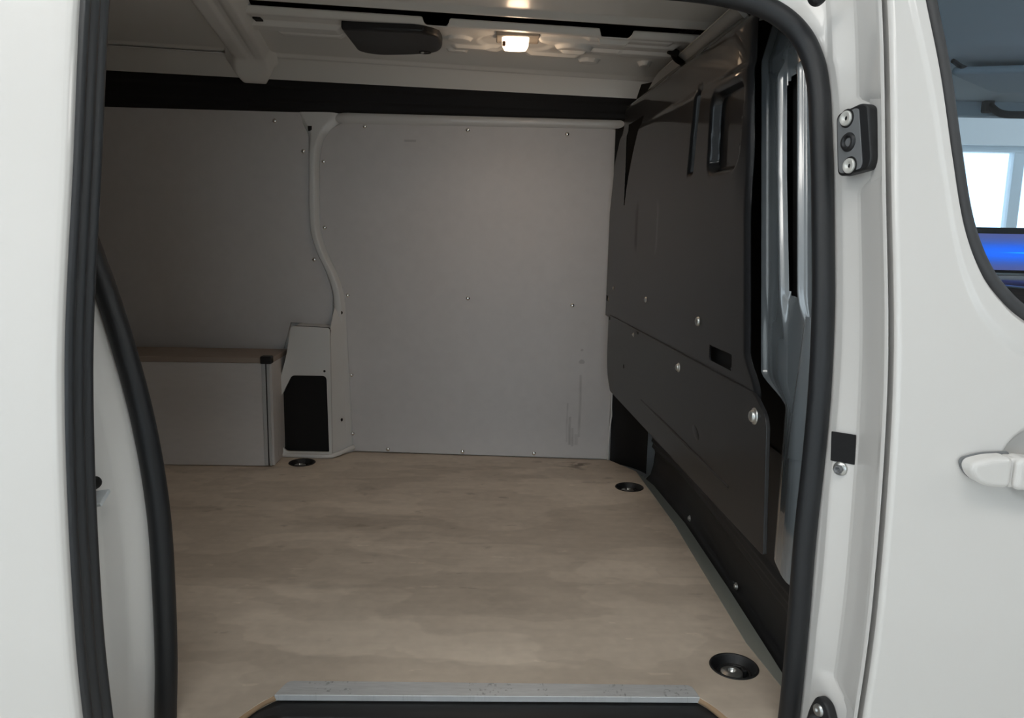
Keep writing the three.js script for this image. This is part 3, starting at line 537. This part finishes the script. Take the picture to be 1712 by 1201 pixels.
// guides, sticker and bolt on the front jamb
const onA = (y, off, s) => [faceA(off, s), y, Zb(y) + off];
const lean = (y) => -Math.atan((Zb(y + 0.03) - Zb(y - 0.03)) / 0.06);
function jambFrame(name, y, off, slope = 0.85) {                 // +x out of the jamb towards the opening
  const g = group(name, onA(y, off, slope));
  const s = Math.atan(slope), X = new THREE.Vector3(-Math.cos(s), 0, Math.sin(s)), Y = new THREE.Vector3(0, 1, (Zb(y + 0.03) - Zb(y - 0.03)) / 0.06).normalize(), Z = new THREE.Vector3().crossVectors(X, Y).normalize(), Y2 = new THREE.Vector3().crossVectors(Z, X);
  g.quaternion.setFromRotationMatrix(new THREE.Matrix4().makeBasis(X, Y2, Z)); return g;   // local -z runs outwards along the jamb
}
const faceX = (g) => g.rotateY(Math.PI / 2);                      // drawn in (-z, y), extruded along +x
const discX = (pts, n = 28) => lathe(pts, n).rotateZ(-Math.PI / 2);
{
  const g = jambFrame('guide_plate', 0.916, -0.062, 0.34);
  tag(g, 'upper black guide block on the white jamb with two pale screws', 'guide');
  mesh('plate', faceX(ext(shapeOf([[-0.031, -0.043], [0.026, -0.047], [0.034, -0.036], [0.034, 0.040], [0.022, 0.047], [-0.026, 0.047]], 0.012), 0.017, 0.0025)), M.blackPlastic, g);
  mesh('face', faceX(ext(shapeOf([[-0.027, -0.040], [0.014, -0.043], [0.018, -0.036], [0.018, 0.040], [0.012, 0.043], [-0.022, 0.043]], 0.01), 0.002, 0.0006)).translate(0.0165, 0, 0), M.plateGrey, g);
  for (const y of [0.034, -0.034]) {
    const s = mesh('screw', discX([[0, 0.0005], [0.0035, 0.0005], [0.0042, 0.0035], [0.0095, 0.0045], [0.0105, 0.003], [0.0105, 0]]), std(0xd9d9d4, 0.4, { metalness: 0.3 }), g); s.position.set(0.0185, y, 0.004);
    mesh('screw_socket', discX([[0, 0.0008], [0.0034, 0.0008]], 6), M.dark, s);
    mesh('screw_ring', new THREE.TorusGeometry(0.0118, 0.0014, 8, 28).rotateY(Math.PI / 2).translate(0, 0, 0), M.dark, s);
  }
  const k = mesh('rubber_socket', discX([[0, -0.004], [0.005, -0.004], [0.0065, 0.002], [0.0085, 0.0045], [0.0115, 0.004], [0.0135, 0.001], [0.0135, 0]]), M.rubber, g); k.position.set(0.0182, 0, 0.004);
}
{
  const g = jambFrame('guide_plate', 0.045, -0.066, 0.34);
  tag(g, 'lower dark teardrop guide block at the foot of the white jamb', 'guide');
  mesh('plate', faceX(ext(shapeOf([[-0.036, -0.06], [0.030, -0.06], [0.024, 0.02], [0.004, 0.049], [-0.018, 0.049], [-0.028, 0.02]], 0.02), 0.016, 0.004, 3)), M.blackPlastic, g);
  const s = mesh('screw', discX([[0, 0.001], [0.003, 0.001], [0.004, 0.003], [0.0085, 0.0035], [0.0095, 0]]), M.zinc, g); s.position.set(0.016, 0.03, 0.008);
  const k = mesh('rubber_socket', discX([[0, -0.006], [0.006, -0.006], [0.008, 0.003], [0.012, 0.005], [0.016, 0.002], [0.017, 0]]), M.rubberGrey, g); k.position.set(0.016, 0.003, 0.006);
}
{
  const g = jambFrame('jamb_sticker', 0.4785, -0.100);
  tag(g, 'plain black rectangular patch stuck on the white front jamb', 'sticker');
  mesh('patch', faceX(ext(shapeOf([[-0.018, -0.022], [0.018, -0.022], [0.018, 0.022], [-0.018, 0.022]], 0.001), 0.0012)), M.trim, g);
  const b = jambFrame('jamb_bolt', 0.447, -0.102);
  tag(b, 'small grey flanged bolt in the white jamb under the black patch', 'bolt');
  mesh('head', discX([[0, 0.006], [0.003, 0.006], [0.004, 0.010], [0.0065, 0.010], [0.007, 0.004]], 6), M.plateGrey, b);
  mesh('flange', discX([[0.004, 0.004], [0.0095, 0.003], [0.0105, 0.0]], 24), M.zinc, b);
  const p = group('rubber_stop', [0.462, 1.128, 1.428]);
  tag(p, 'small round black rubber stop above the front corner of the door opening', 'stop');
  mesh('pad', lathe([[0, 0.014], [0.008, 0.013], [0.0125, 0.009], [0.013, 0]], 24).rotateX(Math.PI / 2), M.rubber, p);
  const c = group('door_catch', [-0.566, 0.418, Zb(0.418) - 0.078]);
  tag(c, 'small bright metal catch with black sleeve on the rear jamb', 'catch');
  mesh('tongue', box(-0.006, 0.024, -0.014, -0.008, 0.004, 0.036, 0.0015).rotateX(0.35).rotateZ(0.16), M.frame, c);
  mesh('sleeve', new THREE.CapsuleGeometry(0.009, 0.02, 6, 14).rotateX(Math.PI / 2).translate(0.006, 0.004, 0.012), M.dark, c);
}

// ---------------------------------------------------------------- sliding door, slid open to the rear
{
  const g = group('sliding_door');
  tag(g, 'white sliding door standing open with black rubber along its edge', 'door');
  const q = [[-1.75, 0.108], [-1.2, 0.112], [-0.7, 0.112], [-0.53, 0.1105], [-0.512, 0.1095], [-0.506, 0.108], [-0.5025, 0.104], [-0.502, 0.098], [-0.508, 0.09], [-0.51, 0.04], [-0.53, 0.032], [-1.75, 0.032]];
  mesh('door_skin', sheet((q.length - 1) * 3, 120, (u, v) => {
    const y = lerp(-0.42, 1.26, v), f = u * (q.length - 1), k = Math.min(q.length - 2, Math.floor(f)), t = f - k;
    const bend = 0.008 * Math.pow((0.5 - y) / 0.6, 2);
    return [lerp(q[k][0], q[k + 1][0], t) - bend * 0.3, y, Zb(y) + lerp(q[k][1], q[k + 1][1], t)];
  }), M.paint, g);
  const ridges = 3;
  mesh('edge_rubber', sheet(72, 100, (u, v) => {
    const y = lerp(-0.42, 1.26, v), off = lerp(0.100, 0.034, u), e = sstep(0, 0.04, u) * sstep(1, 0.97, u), w = Math.pow(Math.abs(Math.sin(Math.PI * (u * ridges + 0.08))), 0.7);
    return [-0.5075 + e * (0.002 + 0.0095 * w), y, Zb(y) + off];
  }), M.edgeRubber, g);
}

// ---------------------------------------------------------------- cab door with window and handle
const WB = [[0.567, 1.26], [0.5745, 1.18], [0.582, 1.103], [0.597, 1.006], [0.610, 0.901], [0.624, 0.806], [0.646, 0.743], [0.675, 0.703], [0.705, 0.678], [0.75, 0.652], [0.82, 0.632], [0.95, 0.615], [1.25, 0.60]];
{
  const g = group('cab_door');
  tag(g, 'closed white cab door with dark-rimmed window and pull handle', 'door');
  const B = new THREE.SplineCurve(WB.map((p) => new THREE.Vector2(...p)));
  const bl = B.getLength(), s1 = 0.46;
  const outer = (v) => { if (v < s1) return [0.53, lerp(1.26, 0.30, v / s1)]; const t = (v - s1) / (1 - s1); return t < 0.35 ? [0.53, lerp(0.30, -0.45, t / 0.35)] : [lerp(0.53, 1.25, (t - 0.35) / 0.65), -0.45]; };
  mesh('door_skin', sheet(150, 320, (u, v) => {
    const b = B.getPointAt(v), o = outer(v), d = Math.hypot(b.x - o[0], b.y - o[1]), uu = u < 0.12 ? u / 0.12 * (0.02 / d) : u > 0.75 ? lerp(1 - Math.min(0.35, 0.06 / d * 1.2), 1, (u - 0.75) / 0.25) : lerp(0.02 / d, 1 - Math.min(0.35, 0.06 / d * 1.2), (u - 0.12) / 0.63);
    const x = lerp(o[0], b.x, uu), y = lerp(o[1], b.y, uu), db = d * (1 - uu), de = x - 0.53;
    let off = 0.004 * sstep(0.05, 0.034, db) - 0.010 * sstep(0.010, 0.0, db) - 0.007 * Math.pow(clamp(1 - de / 0.007), 2);
    const e = Math.hypot((x - 0.738) / 0.064, (y - 0.489) / 0.053); off -= 0.026 * Math.pow(clamp(1 - e * e), 0.7) * sstep(1, 0.85, e);
    return [x, y, Zb(y) + off];
  }, { flip: true }), M.paint, g);
  mesh('edge_flange', sheet(4, 80, (u, v) => { const y = lerp(-0.45, 1.26, v); return [0.53 + 0.002 * u, y, Zb(y) - 0.007 - 0.04 * u]; }), M.paint, g);
  // rubber round the window
  const n = WB.length;
  mesh('window_seal', sheet(16, 200, (u, v) => {
    const b = B.getPointAt(v), q = B.getTangentAt(v), d = lerp(-0.002, 0.0165, u);
    const x = b.x - q.y * d, y = b.y + q.x * d; return [x, y, Zb(y) - 0.007 + 0.009 * Math.pow(Math.sin(Math.PI * clamp(u * 0.94 + 0.03)), 0.6)];
  }), M.rubberGrey, g);
  mesh('window_pane', sheet(24, 120, (u, v) => { const b = B.getPointAt(v), x = lerp(b.x + 0.006, 1.3, u), y = lerp(b.y, lerp(1.27, 0.66, Math.pow(v, 0.6)), u); return [x, y, Zb(y) - 0.006]; }), M.glass, g);
  // handle
  const h = new THREE.Group(); h.name = 'handle'; h.position.set(0, 0, Zb(0.484)); h.rotation.x = -lean(0.484); g.add(h);
  h.position.y = 0; h.rotation.x = 0;
  mesh('handle_cap', puff(shapeOf([[0.6255, 0.490, 0.004], [0.645, 0.4955, 0.01], [0.665, 0.4965, 0.002], [0.665, 0.4705, 0.002], [0.650, 0.471, 0.01], [0.637, 0.4745, 0.01], [0.629, 0.482, 0.006]]), 0.03, 0.008).translate(0, 0, 0.002), M.paint, h);
  mesh('lever', puff(shapeOf([[0.6835, 0.4965, 0.002], [0.72, 0.4925, 0.02], [0.80, 0.491, 0.03], [0.85, 0.487, 0.012], [0.854, 0.478, 0.006], [0.84, 0.469, 0.012], [0.6835, 0.4685, 0.002]]), 0.033, 0.008).translate(0, 0, 0.002), M.paint, h);
  mesh('lever_neck', box(0.672, 0.684, 0.462, 0.502, 0.0, 0.026, 0.004), M.paint, h);
  for (const y of [0.4852, 0.4775]) mesh('lever_mark', box(0.697, 0.720, y, y + 0.0016, 0.034, 0.0362, 0.0006), M.paint, h);
  mesh('handle_gasket', puff(shapeOf([[0.6255, 0.490, 0.004], [0.645, 0.4955, 0.01], [0.674, 0.4965, 0.002], [0.674, 0.4705, 0.002], [0.650, 0.471, 0.01], [0.637, 0.4745, 0.01], [0.629, 0.482, 0.006]]), 0.004, 0.0019).scale(1, 1, 1), M.plateGrey, h);
  const gk = h.children[h.children.length - 1]; gk.geometry.translate(-0.648, -0.483, 0).scale(1.30, 1.46, 1).translate(0.648, 0.483, 0.0005);
}

// ---------------------------------------------------------------- cab behind the glass
{
  const g = struct(group('ceiling_cab'));
  mesh('headliner', sheet(30, 40, (u, v) => { const x = lerp(0.60, 2.1, u), z = lerp(-0.05, 1.46, v); return [x, 1.256 + 0.012 * sstep(0.66, 0.70, z) + 0.004 * sstep(0.98, 1.0, z) - 0.02 * sstep(0.12, 0.0, z), z]; }, { t: 0.004 }), M.headliner, g);
  mesh('cab_roof', box(0.53, 2.4, 1.36, 1.39, -0.1, 1.44, 0), M.paint, g);
  const w = struct(group('wall_cab'));
  const s = shapeOf([[0.60, -0.45], [2.3, -0.45], [2.3, 1.36], [0.60, 1.36]]); s.holes.push(hole([[0.85, 0.70], [0.80, 1.19], [2.05, 1.19], [2.25, 0.70]], 0.06));
  mesh('far_side', ext(s, 0.04, 0.004).translate(0, 0, -0.05), M.visor, w);
  struct(mesh('floor_cab', box(0.61, 2.3, -0.45, -0.4, -0.04, 1.5, 0), M.cabDark));
  struct(mesh('wall_cab_front', box(2.3, 2.34, -0.45, 0.80, -0.05, 1.5, 0.01), M.cabDark));
  const v = group('sun_visor');
  tag(v, 'grey folded sun visor under the cab roof behind the door glass', 'sun visor');
  mesh('visor_pad', flat(ext(shapeOf([[1.21, -0.47, 0.03], [1.70, -0.60, 0.05], [1.78, -0.30, 0.05], [1.50, -0.21, 0.06]]), 0.02, 0.008, 3)).translate(0, 1.222, 0), M.visor, v);
  mesh('pivot', tube([[1.20, 1.25, 0.50], [1.26, 1.238, 0.47], [1.50, 1.236, 0.53]], 0.006, 20, 8), M.cabDark, v);
  const h = group('grab_handle');
  tag(h, 'dark grab handle below the far edge of the cab roof lining', 'handle');
  mesh('grip', tube([[1.62, 1.225, 0.0], [1.64, 1.195, 0.03], [1.72, 1.19, 0.035], [1.84, 1.19, 0.035], [1.86, 1.22, 0.0]], 0.012, 40, 10), M.cabDark, h);
  for (const x of [1.617, 1.862]) mesh('mount', box(x - 0.017, x + 0.017, 1.20, 1.24, -0.02, 0.01, 0.006), M.cabDark, h);
  const d = group('dashboard');
  tag(d, 'dark brown dashboard seen through the cab door window', 'dashboard');
  mesh('dash_top', box(1.42, 2.29, 0.60, 0.672, 0.05, 1.0, 0.02), M.wood, d);
  mesh('dash_body', box(1.46, 2.29, -0.39, 0.61, 0.05, 1.0, 0.02), M.cabDark, d);
  mesh('silver_strip', box(1.412, 1.425, 0.655, 0.661, 0.1, 0.95, 0.002), M.zinc, d);
  mesh('silver_strip', box(1.38, 2.0, 0.682, 0.690, 0.385, 0.392, 0.002), M.zinc, d);
  const sc = group('dash_display', [1.54, 0.752, 0.40], -0.15);
  tag(sc, 'dark-framed dashboard display glowing blue behind the door glass', 'screen');
  mesh('display_case', box(-0.175, 0.2, -0.062, 0.068, -0.02, 0, 0.008), M.cabDark, sc);
  const cv = dtex(256, 128, (u, vv) => { const y = vv - 0.48, k = Math.exp(-y * y * 14), line = Math.exp(-y * y * 9000) * Math.exp(-Math.pow((u - 0.42) / 0.13, 2)), sft = Math.exp(-Math.pow((u - 0.3) / 0.6, 2)); return [70 * (1 - k) + 10 + 10 * line, 82 + 20 * k + 110 * line, 130 + 115 * k * sft]; });
  mesh('display_screen', new THREE.PlaneGeometry(0.345, 0.104).translate(0.012, -0.002, 0.0012), new THREE.MeshStandardMaterial({ color: 0x05070c, roughness: 0.2, emissive: 0xffffff, emissiveMap: cv, emissiveIntensity: 2.4 }), sc);
  const rl = new THREE.RectAreaLight(0x3060ff, 0.5, 0.34, 0.1); rl.position.set(1.54, 0.752, 0.405); rl.lookAt(1.39, 0.752, 1.4); scene.add(rl);
}

renderer.render(scene, camera);
